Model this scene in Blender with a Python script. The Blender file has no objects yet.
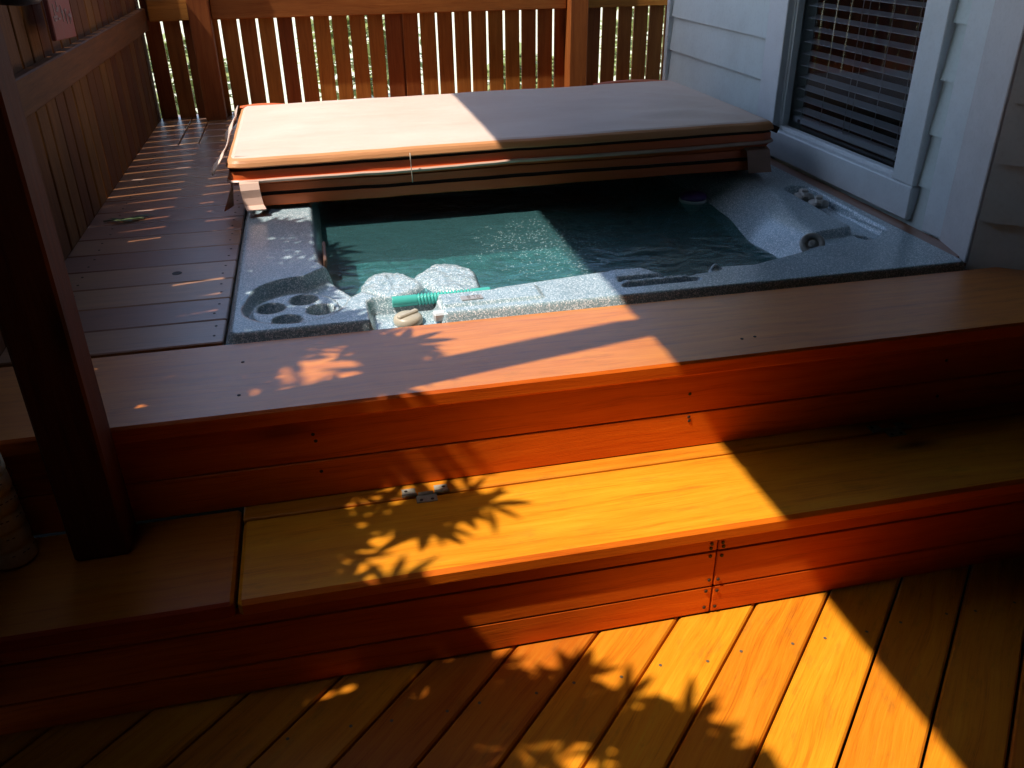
import bpy, bmesh, math, random
from mathutils import Vector, Matrix, noise as mnoise
R = math.radians
rng = random.Random(7)
scene = bpy.context.scene
COL = scene.collection

# ------------------------------------------------------------------ light directions
SUN_RATE_X, SUN_RATE_Y = 0.58, 0.12        # how far sunlight travels per metre it drops
Z_DECK, Z_STEP = 0.486, 0.248

# ------------------------------------------------------------------ node helpers
class NT:
    def __init__(self, name):
        self.m = bpy.data.materials.new(name)
        self.m.use_nodes = True
        self.t = self.m.node_tree
        self.t.nodes.clear()
        self.out = self.t.nodes.new('ShaderNodeOutputMaterial')
    def n(self, typ, **kw):
        nd = self.t.nodes.new(typ)
        ins = kw.pop('ins', {})
        for k, v in kw.items():
            setattr(nd, k, v)
        for k, v in ins.items():
            if isinstance(v, bpy.types.NodeSocket):
                self.t.links.new(v, nd.inputs[k])
            else:
                nd.inputs[k].default_value = v
        return nd
    def link(self, a, b):
        self.t.links.new(a, b)
    def ramp(self, fac, stops, interp='LINEAR'):
        nd = self.n('ShaderNodeValToRGB', ins={0: fac})
        cr = nd.color_ramp
        cr.interpolation = interp
        while len(cr.elements) > 1:
            cr.elements.remove(cr.elements[-1])
        cr.elements[0].position = stops[0][0]
        cr.elements[0].color = col4(stops[0][1])
        for p, c in stops[1:]:
            e = cr.elements.new(p)
            e.color = col4(c)
        return nd.outputs[0]
    def mix(self, fac, a, b, mode='MIX'):
        nd = self.n('ShaderNodeMix', data_type='RGBA', blend_type=mode)
        for idx, v in ((0, fac), (6, a), (7, b)):
            if isinstance(v, bpy.types.NodeSocket):
                self.t.links.new(v, nd.inputs[idx])
            else:
                nd.inputs[idx].default_value = v if idx == 0 else col4(v)
        return nd.outputs[2]
    def math(self, op, a, b=0.0):
        return self.n('ShaderNodeMath', operation=op, ins={0: a, 1: b}).outputs[0]
    def principled(self, **ins):
        nd = self.n('ShaderNodeBsdfPrincipled')
        for k, v in ins.items():
            k = k.replace('_', ' ')
            if isinstance(v, bpy.types.NodeSocket):
                self.t.links.new(v, nd.inputs[k])
            else:
                nd.inputs[k].default_value = col4(v) if k in ('Base Color', 'Specular Tint', 'Coat Tint', 'Sheen Tint') else v
        self.t.links.new(nd.outputs[0], self.out.inputs[0])
        return nd
    def bump(self, h, strength=0.3, dist=0.01):
        return self.n('ShaderNodeBump', ins={'Height': h, 'Strength': strength, 'Distance': dist}).outputs[0]

def col4(c):
    if isinstance(c, (int, float)):
        return (c, c, c, 1)
    return (c[0], c[1], c[2], 1) if len(c) == 3 else c

def wood(name, dark, mid, light, rough=0.4, coat=0.0, knots=0.5, wear=0.25, spec=0.5, coat_rough=0.25):
    k = NT(name)
    uv = k.n('ShaderNodeUVMap', uv_map='grain').outputs[0]
    at = k.n('ShaderNodeAttribute', attribute_name='tone', attribute_type='GEOMETRY').outputs['Fac']
    # long wavy fibres
    warp = k.n('ShaderNodeTexNoise', ins={'Vector': k.n('ShaderNodeMapping', ins={0: uv, 3: (2.2, 7.0, 1)}).outputs[0], 'Scale': 1.0, 'Detail': 2.0}).outputs[1]
    wuv = k.n('ShaderNodeVectorMath', operation='MULTIPLY_ADD', ins={0: warp, 1: (0.05, 0.05, 0.0), 2: uv}).outputs[0]
    g1 = k.n('ShaderNodeTexNoise', ins={'Vector': k.n('ShaderNodeMapping', ins={0: wuv, 3: (2.6, 52.0, 1)}).outputs[0], 'Scale': 1.0, 'Detail': 6.0, 'Roughness': 0.62}).outputs[0]
    g2 = k.n('ShaderNodeTexNoise', ins={'Vector': k.n('ShaderNodeMapping', ins={0: wuv, 3: (11.0, 330.0, 1)}).outputs[0], 'Scale': 1.0, 'Detail': 4.0, 'Roughness': 0.6}).outputs[0]
    blot = k.n('ShaderNodeTexNoise', ins={'Vector': k.n('ShaderNodeMapping', ins={0: uv, 3: (1.7, 5.0, 1)}).outputs[0], 'Scale': 1.0, 'Detail': 4.0, 'Roughness': 0.6}).outputs[0]
    gm = k.math('ADD', k.math('MULTIPLY', g1, 0.6), k.math('MULTIPLY', g2, 0.4))
    c = k.ramp(gm, [(0.30, dark), (0.47, mid), (0.66, light)])
    c = k.mix(k.ramp(blot, [(0.35, 0.0), (0.7, 1.0)]), c, k.mix(0.5, c, dark), 'MIX')
    # per board tone
    c = k.n('ShaderNodeHueSaturation', ins={'Hue': k.math('ADD', k.math('MULTIPLY', at, 0.02), 0.49), 'Value': k.math('ADD', k.math('MULTIPLY', at, 0.5), 0.72), 'Color': c}).outputs[0]
    # knots
    vo = k.n('ShaderNodeTexVoronoi', ins={'Vector': k.n('ShaderNodeMapping', ins={0: wuv, 3: (2.1, 6.5, 1)}).outputs[0], 'Scale': 1.0, 'Randomness': 1.0})
    sel = k.ramp(k.n('ShaderNodeSeparateColor', ins={0: vo.outputs['Color']}).outputs[0], [(0.70, 0.0), (0.71, 1.0)], 'CONSTANT')
    kn = k.ramp(vo.outputs['Distance'], [(0.05, 1.0), (0.10, 0.6), (0.16, 0.22), (0.26, 0.0)])
    kf = k.math('MULTIPLY', k.math('MULTIPLY', kn, sel), knots)
    c = k.mix(kf, c, tuple(v * 0.13 for v in dark))
    # scuffs and dirt
    sc = k.n('ShaderNodeTexNoise', ins={'Vector': k.n('ShaderNodeMapping', ins={0: uv, 3: (9.0, 28.0, 1)}).outputs[0], 'Scale': 1.0, 'Detail': 5.0, 'Roughness': 0.7}).outputs[0]
    c = k.mix(k.math('MULTIPLY', k.ramp(sc, [(0.55, 0.0), (0.75, 1.0)]), wear), c, k.mix(0.5, c, (0.05, 0.035, 0.02)))
    r = k.math('ADD', k.math('MULTIPLY', k.math('ADD', k.math('MULTIPLY', gm, 0.5), k.math('MULTIPLY', sc, 0.5)), 0.3), rough - 0.12)
    nb = k.bump(k.math('ADD', gm, k.math('MULTIPLY', kf, -0.5)), 0.35, 0.004)
    k.principled(Base_Color=c, Roughness=r, Normal=nb, Coat_Weight=coat, Coat_Roughness=coat_rough, Specular_IOR_Level=spec)
    return k.m

def acrylic(name, base, pale, darkc, rough=0.28, mottled=False):
    k = NT(name)
    tc = k.n('ShaderNodeTexCoord').outputs['Object']
    v1 = k.n('ShaderNodeTexVoronoi', ins={'Vector': tc, 'Scale': 500.0})
    v2 = k.n('ShaderNodeTexVoronoi', ins={'Vector': tc, 'Scale': 290.0})
    r1 = k.n('ShaderNodeSeparateColor', ins={0: v1.outputs['Color']}).outputs
    r2 = k.n('ShaderNodeSeparateColor', ins={0: v2.outputs['Color']}).outputs
    big = k.n('ShaderNodeTexNoise', ins={'Vector': tc, 'Scale': 6.0, 'Detail': 3.0}).outputs[0]
    c = k.mix(k.ramp(big, [(0.3, 0.0), (0.7, 1.0)]), base, tuple(v * 0.8 for v in base))
    c = k.mix(k.ramp(r1[0], [(0.66, 0.0), (0.72, 0.6)], 'CONSTANT'), c, darkc)
    c = k.mix(k.ramp(r2[1], [(0.80, 0.0), (0.86, 0.6)], 'CONSTANT'), c, pale)
    c = k.mix(k.ramp(r1[2], [(0.86, 0.0), (0.88, 1.0)], 'CONSTANT'), c, tuple(min(1, v * 1.25) for v in pale))
    if mottled:
        mo = k.n('ShaderNodeTexNoise', ins={'Vector': tc, 'Scale': 7.0, 'Detail': 5.0, 'Roughness': 0.6, 'Distortion': 1.5}).outputs[0]
        c = k.mix(k.ramp(mo, [(0.35, 0.75), (0.65, 0.0)]), c, (0.03, 0.10, 0.10))  # caustic-like light and dark mottling put into the underwater shell colour
    nb = k.bump(k.n('ShaderNodeTexNoise', ins={'Vector': tc, 'Scale': 60.0, 'Detail': 3.0}).outputs[0], 0.08, 0.004)
    k.principled(Base_Color=c, Roughness=rough, Normal=nb, Specular_IOR_Level=0.5, Coat_Weight=0.5, Coat_Roughness=0.22)
    return k.m

def paint(name, c, rough=0.5, dirt=0.25, scale=6.0, bump=0.05, spec=0.5, dirtc=(0.18, 0.15, 0.11)):
    k = NT(name)
    tc = k.n('ShaderNodeTexCoord').outputs['Object']
    a = k.n('ShaderNodeTexNoise', ins={'Vector': tc, 'Scale': scale, 'Detail': 6.0, 'Roughness': 0.65}).outputs[0]
    b = k.n('ShaderNodeTexNoise', ins={'Vector': tc, 'Scale': scale * 14, 'Detail': 3.0}).outputs[0]
    cc = k.mix(k.math('MULTIPLY', k.ramp(a, [(0.42, 0.0), (0.78, 1.0)]), dirt), c, dirtc)
    cc = k.mix(k.math('MULTIPLY', k.ramp(b, [(0.5, 0.0), (0.8, 1.0)]), dirt * 0.6), cc, dirtc)
    k.principled(Base_Color=cc, Roughness=rough, Normal=k.bump(b, bump, 0.003), Specular_IOR_Level=spec)
    return k.m

def vinyl(name, c1, c2, rough=0.5):
    k = NT(name)
    tc = k.n('ShaderNodeTexCoord').outputs['Object']
    a = k.n('ShaderNodeTexNoise', ins={'Vector': k.n('ShaderNodeMapping', ins={0: tc, 3: (3, 5, 6)}).outputs[0], 'Scale': 1.0, 'Detail': 5.0, 'Roughness': 0.6}).outputs[0]
    f = k.n('ShaderNodeTexNoise', ins={'Vector': tc, 'Scale': 420.0, 'Detail': 2.0}).outputs[0]
    w = k.n('ShaderNodeTexNoise', ins={'Vector': k.n('ShaderNodeMapping', ins={0: tc, 3: (2.2, 9, 9)}).outputs[0], 'Scale': 1.0, 'Detail': 4.0, 'Distortion': 1.2}).outputs[0]
    c = k.mix(k.ramp(a, [(0.3, 0.0), (0.7, 1.0)]), c1, c2)
    h = k.math('ADD', k.math('MULTIPLY', w, 1.0), k.math('MULTIPLY', f, 0.05))
    k.principled(Base_Color=c, Roughness=rough, Normal=k.bump(h, 0.45, 0.012))
    return k.m

M = {}
M['floor_wood'] = wood('floor_wood', (0.54, 0.110, 0.005), (0.86, 0.255, 0.010), (0.95, 0.35, 0.020), rough=0.44, coat=0.0, knots=0.75, wear=0.65, spec=0.35)
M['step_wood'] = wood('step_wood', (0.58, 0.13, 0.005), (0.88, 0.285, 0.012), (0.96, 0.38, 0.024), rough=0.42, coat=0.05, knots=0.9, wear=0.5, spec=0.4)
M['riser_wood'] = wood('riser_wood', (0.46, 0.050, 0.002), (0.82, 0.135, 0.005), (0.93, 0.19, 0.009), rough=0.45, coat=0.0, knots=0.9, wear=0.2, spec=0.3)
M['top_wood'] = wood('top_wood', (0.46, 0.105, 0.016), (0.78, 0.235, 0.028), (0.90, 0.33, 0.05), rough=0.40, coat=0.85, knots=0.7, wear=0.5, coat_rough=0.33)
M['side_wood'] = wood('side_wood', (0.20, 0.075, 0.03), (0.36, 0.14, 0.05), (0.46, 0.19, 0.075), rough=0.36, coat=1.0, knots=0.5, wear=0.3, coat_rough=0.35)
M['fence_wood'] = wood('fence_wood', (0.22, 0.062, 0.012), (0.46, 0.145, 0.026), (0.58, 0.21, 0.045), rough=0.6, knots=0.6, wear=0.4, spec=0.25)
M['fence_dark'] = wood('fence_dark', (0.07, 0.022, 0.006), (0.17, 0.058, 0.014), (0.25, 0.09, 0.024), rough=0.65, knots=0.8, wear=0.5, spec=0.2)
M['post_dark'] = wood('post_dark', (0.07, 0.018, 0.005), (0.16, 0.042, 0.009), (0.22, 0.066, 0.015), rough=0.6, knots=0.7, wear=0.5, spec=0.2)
M['post_wood'] = wood('post_wood', (0.20, 0.05, 0.012), (0.40, 0.115, 0.022), (0.52, 0.17, 0.035), rough=0.55, knots=0.6, wear=0.4, spec=0.25)
M['ceiling'] = wood('ceiling_wood', (0.05, 0.02, 0.008), (0.11, 0.04, 0.014), (0.15, 0.06, 0.02), rough=0.6, spec=0.2)
M['dark'] = paint('dark_gap', (0.012, 0.008, 0.006), 0.9, 0.0)
M['shell'] = acrylic('speckled_acrylic', (0.40, 0.53, 0.58), (0.94, 0.97, 0.98), (0.10, 0.21, 0.23))
M['shell_low'] = acrylic('speckled_acrylic_deep', (0.22, 0.42, 0.43), (0.60, 0.78, 0.78), (0.05, 0.15, 0.15), mottled=True)
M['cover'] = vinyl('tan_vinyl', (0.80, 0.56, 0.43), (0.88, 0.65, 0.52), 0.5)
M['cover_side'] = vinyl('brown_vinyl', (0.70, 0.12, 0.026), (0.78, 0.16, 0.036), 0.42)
M['cover_rim'] = vinyl('cover_rim_vinyl', (0.74, 0.30, 0.115), (0.80, 0.36, 0.15), 0.42)  # orange of grazing sun on the rolled edge, put into the rim colour
M['cover_piping'] = vinyl('piping_vinyl', (0.80, 0.50, 0.38), (0.84, 0.56, 0.43), 0.4)
M['strap'] = vinyl('strap_vinyl', (0.42, 0.22, 0.15), (0.50, 0.27, 0.19), 0.45)
M['seam'] = paint('dark_seam', (0.03, 0.012, 0.006), 0.8, 0.0)
M['siding'] = paint('painted_siding', (0.80, 0.88, 0.84), 0.55, 0.16, 5.0)
M['trim'] = paint('painted_trim', (0.88, 0.92, 0.92), 0.4, 0.14, 7.0)
M['trim_shade'] = paint('painted_trim_shaded', (0.72, 0.68, 0.66), 0.5, 0.2, 7.0)  # darker copy of the trim: shade of the turned face put into the colour
M['blind'] = paint('blind_slat', (0.54, 0.57, 0.60), 0.4, 0.1, 10)
M['cord'] = paint('blind_cord', (0.45, 0.45, 0.46), 0.7, 0.1, 20)
M['room'] = paint('dark_room', (0.03, 0.025, 0.025), 0.9, 0.1)
M['cream'] = paint('cream_plastic', (0.60, 0.52, 0.40), 0.35, 0.25, 25, 0.05)
M['knob'] = paint('grey_beige_plastic', (0.48, 0.45, 0.40), 0.35, 0.25, 30, 0.05)
M['cup'] = paint('cream_cup', (0.92, 0.72, 0.46), 0.5, 0.15, 30, 0.1)
M['cup_cap'] = paint('pale_cap', (0.55, 0.56, 0.58), 0.4, 0.15, 30, 0.1)
M['metal'] = paint('dull_steel', (0.46, 0.41, 0.32), 0.5, 0.5, 60, 0.1, dirtc=(0.10, 0.06, 0.03))
M['screw'] = paint('screw_head', (0.16, 0.11, 0.07), 0.5, 0.3, 60, 0.1)
M['nail_dark'] = paint('dark_nail', (0.02, 0.012, 0.01), 0.6, 0.2, 60, 0.1)
M['plaque'] = paint('red_plaque', (0.30, 0.055, 0.04), 0.55, 0.35, 25, 0.1)
M['plaque_mark'] = paint('pale_marks', (0.34, 0.22, 0.20), 0.6, 0.3, 40, 0.1)
M['iron'] = paint('dark_iron', (0.03, 0.028, 0.04), 0.4, 0.1, 30, 0.1)
M['purple'] = paint('purple_plastic', (0.10, 0.045, 0.22), 0.35, 0.1, 30, 0.02)
M['white'] = paint('white_plastic', (0.72, 0.76, 0.80), 0.35, 0.1, 30, 0.02)
M['weir'] = paint('brown_flap', (0.16, 0.075, 0.045), 0.45, 0.35, 25, 0.1)
M['string'] = paint('pale_string', (0.62, 0.52, 0.40), 0.8, 0.1, 60, 0.1)
M['lcd'] = paint('lcd_grey', (0.42, 0.40, 0.40), 0.3, 0.1, 30, 0.0)
M['ink'] = paint('lcd_ink', (0.16, 0.16, 0.17), 0.5, 0.0, 30, 0.0)
M['white_panel'] = paint('panel_white', (0.70, 0.74, 0.76), 0.35, 0.1, 30, 0.02)
M['teal'] = paint('teal_plastic', (0.09, 0.55, 0.47), 0.25, 0.15, 25, 0.05, dirtc=(0.01, 0.12, 0.11))
M['bark'] = paint('bark', (0.11, 0.08, 0.05), 0.9, 0.4, 20, 0.6)

def leafmat(name, c1, c2, tr=0.25):
    k = NT(name)
    tc = k.n('ShaderNodeTexCoord').outputs['Object']
    a = k.n('ShaderNodeTexNoise', ins={'Vector': tc, 'Scale': 3.0, 'Detail': 4.0}).outputs[0]
    c = k.mix(k.ramp(a, [(0.3, 0.0), (0.7, 1.0)]), c1, c2)
    p = k.principled(Base_Color=c, Roughness=0.45)
    t = k.n('ShaderNodeBsdfTranslucent', ins={0: c})
    mx = k.n('ShaderNodeMixShader', ins={0: tr})
    k.link(p.outputs[0], mx.inputs[1]); k.link(t.outputs[0], mx.inputs[2])
    k.link(mx.outputs[0], k.out.inputs[0])
    return k.m
M['leaf'] = leafmat('shrub_leaf', (0.035, 0.075, 0.02), (0.06, 0.11, 0.03), 0.12)
M['bush'] = leafmat('bush_leaf', (0.30, 0.38, 0.12), (0.50, 0.52, 0.22), 0.3)
M['dryleaf'] = leafmat('fallen_leaf', (0.10, 0.14, 0.05), (0.16, 0.16, 0.07), 0.1)

def grassmat():
    k = NT('lawn')
    tc = k.n('ShaderNodeTexCoord').outputs['Object']
    a = k.n('ShaderNodeTexNoise', ins={'Vector': tc, 'Scale': 0.8, 'Detail': 6.0}).outputs[0]
    b = k.n('ShaderNodeTexNoise', ins={'Vector': tc, 'Scale': 30.0, 'Detail': 4.0}).outputs[0]
    c = k.mix(k.ramp(a, [(0.35, 0.0), (0.65, 1.0)]), (0.80, 0.76, 0.50), (0.86, 0.82, 0.58))
    c = k.mix(k.ramp(b, [(0.3, 0.4), (0.7, 0.0)]), c, (0.15, 0.2, 0.06))
    k.principled(Base_Color=c, Roughness=0.9, Normal=k.bump(b, 0.6, 0.03))
    return k.m
M['lawn'] = grassmat()

def watermat():
    k = NT('spa_water')
    tc = k.n('ShaderNodeTexCoord').outputs['Object']
    a = k.n('ShaderNodeTexNoise', ins={'Vector': k.n('ShaderNodeMapping', ins={0: tc, 3: (10, 16, 10)}).outputs[0], 'Scale': 1.0, 'Detail': 5.0, 'Roughness': 0.55, 'Distortion': 0.6}).outputs[0]
    b = k.n('ShaderNodeTexNoise', ins={'Vector': tc, 'Scale': 70.0, 'Detail': 3.0}).outputs[0]
    nb = k.bump(k.math('ADD', a, k.math('MULTIPLY', b, 0.12)), 0.35, 0.02)
    fr = k.n('ShaderNodeFresnel', ins={'IOR': 1.33, 'Normal': nb}).outputs[0]
    tr = k.n('ShaderNodeBsdfTransparent', ins={0: (0.40, 0.70, 0.70, 1)})
    df = k.n('ShaderNodeBsdfDiffuse', ins={'Normal': nb})
    gl = k.n('ShaderNodeBsdfGlossy', ins={'Color': (1, 1, 1, 1), 'Roughness': 0.03, 'Normal': nb})
    vb = k.n('ShaderNodeTexVoronoi', ins={'Vector': tc, 'Scale': 150.0})
    dist = k.n('ShaderNodeVectorMath', operation='DISTANCE', ins={0: k.n('ShaderNodeVectorMath', operation='MULTIPLY', ins={0: tc, 1: (1.0, 0.8, 0.0)}).outputs[0], 1: (0.98, 0.80, 0.0)}).outputs['Value']
    near = k.ramp(k.math('ADD', dist, k.math('MULTIPLY', k.math('SUBTRACT', a, 0.5), 0.5)), [(0.03, 1.0), (0.34, 0.0)])
    pick = k.n('ShaderNodeSeparateColor', ins={0: vb.outputs['Color']}).outputs[0]
    dots = k.math('MULTIPLY', k.ramp(vb.outputs['Distance'], [(0.18, 1.0), (0.34, 0.0)]), k.math('GREATER_THAN', k.math('ADD', k.math('MULTIPLY', near, 0.62), pick), 1.12))
    mk = k.math('ADD', k.math('MULTIPLY', dots, 0.75), k.math('ADD', 0.21, k.math('MULTIPLY', near, 0.08)))
    wc = k.mix(dots, (0.13, 0.36, 0.38), (0.82, 0.90, 0.90))
    m0 = k.n('ShaderNodeMixShader', ins={0: mk})
    k.link(wc, df.inputs[0])
    k.link(tr.outputs[0], m0.inputs[1]); k.link(df.outputs[0], m0.inputs[2])
    mx = k.n('ShaderNodeMixShader', ins={0: fr})
    k.link(m0.outputs[0], mx.inputs[1]); k.link(gl.outputs[0], mx.inputs[2])
    k.link(mx.outputs[0], k.out.inputs[0])
    return k.m
M['water'] = watermat()

def glassmat():
    k = NT('window_glass')
    fr = k.n('ShaderNodeFresnel', ins={'IOR': 1.5}).outputs[0]
    tr = k.n('ShaderNodeBsdfTransparent', ins={0: (0.92, 0.93, 0.95, 1)})
    gl = k.n('ShaderNodeBsdfGlossy', ins={'Roughness': 0.02})
    mx = k.n('ShaderNodeMixShader', ins={0: fr})
    k.link(tr.outputs[0], mx.inputs[1]); k.link(gl.outputs[0], mx.inputs[2])
    k.link(mx.outputs[0], k.out.inputs[0])
    return k.m
M['glass'] = glassmat()

# ------------------------------------------------------------------ mesh collector
class MB:
    def __init__(self):
        self.v, self.f, self.uv, self.tone, self.mi, self.sm = [], [], [], [], [], []
    def face(self, idx, uvs, tone=0.5, mi=0, smooth=False):
        self.f.append(idx); self.uv.append(uvs); self.tone.append(tone); self.mi.append(mi); self.sm.append(smooth)
    def box(self, c, s, rot=None, cham=0.003, tone=None, mi=0, long=None, front=None):
        """chamfered box: c centre, s full size, rot 3x3; grain runs along the longest side"""
        h = [x / 2 for x in s]
        r = min(cham, min(h) * 0.6)
        tone = rng.random() if tone is None else tone
        L = max(range(3), key=lambda i: s[i]) if long is None else long
        A, B = [i for i in range(3) if i != L]
        ou, ov = rng.random() * 20, rng.random() * 20
        base = len(self.v)
        ids, loc = {}, []
        for sx in (-1, 1):
            for sy in (-1, 1):
                for sz in (-1, 1):
                    sg = (sx, sy, sz)
                    for a in range(3):
                        p = [sg[i] * (h[i] - (0 if i == a else r)) for i in range(3)]
                        ids[(sg, a)] = base + len(loc)
                        loc.append(p)
        rm = rot if rot is not None else Matrix.Identity(3)
        cv = Vector(c)
        for p in loc:
            self.v.append(tuple(rm @ Vector(p) + cv))
        def add(keys):
            pts = [Vector(loc[ids[k] - base]) for k in keys]
            cen = sum(pts, Vector()) / len(pts)
            n = (pts[1] - pts[0]).cross(pts[2] - pts[0])
            if n.dot(cen) < 0:
                keys = keys[::-1]
            idx = [ids[k] for k in keys]
            uvs = []
            for k in keys:
                p = loc[ids[k] - base]
                uvs.append((p[L] + ou, p[A] + p[B] + ov))
            fm = mi
            if front is not None and cen.normalized().y < -.3 and abs(n.normalized().y) > .6:
                fm = front  # board fronts get the redder riser colour, their shade put into it
            self.face(idx, uvs, tone, fm)
        S = (-1, 1)
        for a in range(3):
            b, c_ = [i for i in range(3) if i != a]
            for sa in S:
                ks = []
                for sb, sc in ((-1, -1), (1, -1), (1, 1), (-1, 1)):
                    sg = [0, 0, 0]; sg[a] = sa; sg[b] = sb; sg[c_] = sc
                    ks.append((tuple(sg), a))
                add(ks)
            for sb in S:
                for sc in S:
                    sg0 = [0, 0, 0]; sg1 = [0, 0, 0]
                    sg0[a] = -1; sg1[a] = 1
                    sg0[b] = sg1[b] = sb; sg0[c_] = sg1[c_] = sc
                    add([(tuple(sg0), b), (tuple(sg1), b), (tuple(sg1), c_), (tuple(sg0), c_)])
        for sx in S:
            for sy in S:
                for sz in S:
                    add([((sx, sy, sz), 0), ((sx, sy, sz), 1), ((sx, sy, sz), 2)])
    def quad(self, pts, tone=0.5, mi=0, smooth=False):
        b = len(self.v)
        self.v += [tuple(p) for p in pts]
        P = [Vector(p) for p in pts]
        u = [(0, 0)]
        e = (P[1] - P[0]).normalized()
        for p in P[1:]:
            d = p - P[0]
            a = d.dot(e)
            u.append((a, (d - e * a).length))
        self.face(list(range(b, b + len(pts))), u, tone, mi, smooth)
    def rings(self, rings, closed=True, cap0=True, cap1=True, mi=0, smooth=True, tone=0.5):
        b = len(self.v); n = len(rings[0])
        for r_ in rings:
            self.v += [tuple(p) for p in r_]
        for i in range(len(rings) - 1):
            for j in range(n if closed else n - 1):
                k = (j + 1) % n
                self.face([b + i * n + j, b + i * n + k, b + (i + 1) * n + k, b + (i + 1) * n + j],
                          [(i * .05, j * .05), (i * .05, j * .05 + .05), (i * .05 + .05, j * .05 + .05), (i * .05 + .05, j * .05)], tone, mi, smooth)
        if cap0:
            self.face([b + j for j in range(n)][::-1], [(0, 0)] * n, tone, mi, False)
        if cap1:
            self.face([b + (len(rings) - 1) * n + j for j in range(n)], [(0, 0)] * n, tone, mi, False)
    def lathe(self, prof, c=(0, 0, 0), n=28, rot=None, mi=0, cap0=True, cap1=True):
        rm = rot if rot is not None else Matrix.Identity(3)
        rs = []
        for r_, z in prof:
            rs.append([tuple(rm @ Vector((r_ * math.cos(2 * math.pi * j / n), r_ * math.sin(2 * math.pi * j / n), z)) + Vector(c)) for j in range(n)])
        self.rings(rs, True, cap0, cap1, mi)
    def tube(self, pts, rad, n=8, mi=0):
        rs = []
        P = [Vector(p) for p in pts]
        for i, p in enumerate(P):
            d = (P[min(i + 1, len(P) - 1)] - P[max(i - 1, 0)]).normalized()
            a = d.cross(Vector((0, 0, 1)))
            if a.length < 1e-3:
                a = d.cross(Vector((0, 1, 0)))
            a.normalize(); b2 = a.cross(d)
            rr = rad[i] if isinstance(rad, (list, tuple)) else rad
            rs.append([tuple(p + (a * math.cos(2 * math.pi * j / n) + b2 * math.sin(2 * math.pi * j / n)) * rr) for j in range(n)])
        self.rings(rs, mi=mi)
    def build(self, name, mats, parent=None):
        me = bpy.data.meshes.new(name)
        me.from_pydata(self.v, [], self.f)
        if not isinstance(mats, (list, tuple)):
            mats = [mats]
        for m in mats:
            me.materials.append(M[m] if isinstance(m, str) else m)
        uvl = me.uv_layers.new(name='grain')
        flat = []
        for u in self.uv:
            for a in u:
                flat += [a[0], a[1]]
        uvl.data.foreach_set('uv', flat)
        at = me.attributes.new('tone', 'FLOAT', 'FACE')
        at.data.foreach_set('value', self.tone)
        me.polygons.foreach_set('material_index', self.mi)
        me.polygons.foreach_set('use_smooth', self.sm)
        me.update()
        o = bpy.data.objects.new(name, me)
        COL.objects.link(o)
        if parent is not None:
            o.parent = parent
            o.matrix_parent_inverse = parent.matrix_basis.inverted()
        return o

def tag(o, label=None, cat=None, group=None, kind=None):
    if label: o['label'] = label
    if cat: o['category'] = cat
    if group: o['group'] = group
    if kind: o['kind'] = kind
    return o

def thing(name, label, cat, loc=(0, 0, 0), group=None):
    o = bpy.data.objects.new(name, None)
    COL.objects.link(o)
    o.location = loc
    o.empty_display_size = 0.1
    return tag(o, label, cat, group)

def rotz(a):
    return Matrix.Rotation(a, 3, 'Z')

def smooth(a, b, x):
    t = max(0.0, min(1.0, (x - a) / (b - a)))
    return t * t * (3 - 2 * t)

def n3(x, y, z=0.0):
    return mnoise.noise(Vector((x, y, z)))

# ================================================================== SETTING
# lawn
mb = MB(); mb.quad([(-150, -150, -0.62), (150, -150, -0.62), (150, 150, -0.62), (-150, 150, -0.62)])
tag(mb.build('lawn_ground', 'lawn'), 'sunlit dry lawn glimpsed through the fence gaps', None, None, 'structure')

# lower deck, boards at 45 degrees
mb = MB()
pitch = 0.185
W2 = pitch / math.sqrt(2)
for k in range(-22, 24):
    s = 1.593 + (k + 0.5) * pitch               # X - Y of the board's centre line
    cx, cy = (s - 1.0) / 2, (-1.0 - s) / 2
    mb.box((cx, cy, -0.0175), (9.0, W2 - 0.0055, 0.035), rotz(R(45)), cham=0.004)
floor = mb.build('deck_floor', ['floor_wood', 'screw'])
bm = bmesh.new(); bm.from_mesh(floor.data)
for co, no in (((3.6, 0, 0), (1, 0, 0)), ((-0.5, 0, 0), (-1, 0, 0)), ((0, -0.20, 0), (0, 1, 0)), ((0, -3.8, 0), (0, -1, 0))):
    bmesh.ops.bisect_plane(bm, geom=bm.verts[:] + bm.edges[:] + bm.faces[:], plane_co=co, plane_no=no, clear_outer=True)
# screw heads in rows over the joists
for k in range(-6, 14):
    for off in (0.022, W2 - 0.028):
        s = 1.593 + k * pitch + off * math.sqrt(2)
        for jy in (-0.42, -0.82, -1.22):
            x = s + jy + rng.uniform(-.01, .01)
            y = jy + rng.uniform(-.008, .008)
            ring = [bm.verts.new((x + 0.0036 * math.cos(a * math.pi / 4), y + 0.0036 * math.sin(a * math.pi / 4), 0.0012)) for a in range(8)]
            fc = bm.faces.new(ring); fc.material_index = 1
bm.to_mesh(floor.data); bm.free()
tag(floor, 'orange stained deck floor of diagonal boards below the step', None, None, 'structure')
mb = MB(); mb.box((1.5, -0.2, -0.11), (4.2, 7.4, 0.12), cham=0.01)
tag(mb.build('ground_under_deck', 'dark'), 'dark ground below the deck boards', None, None, 'structure')

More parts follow.
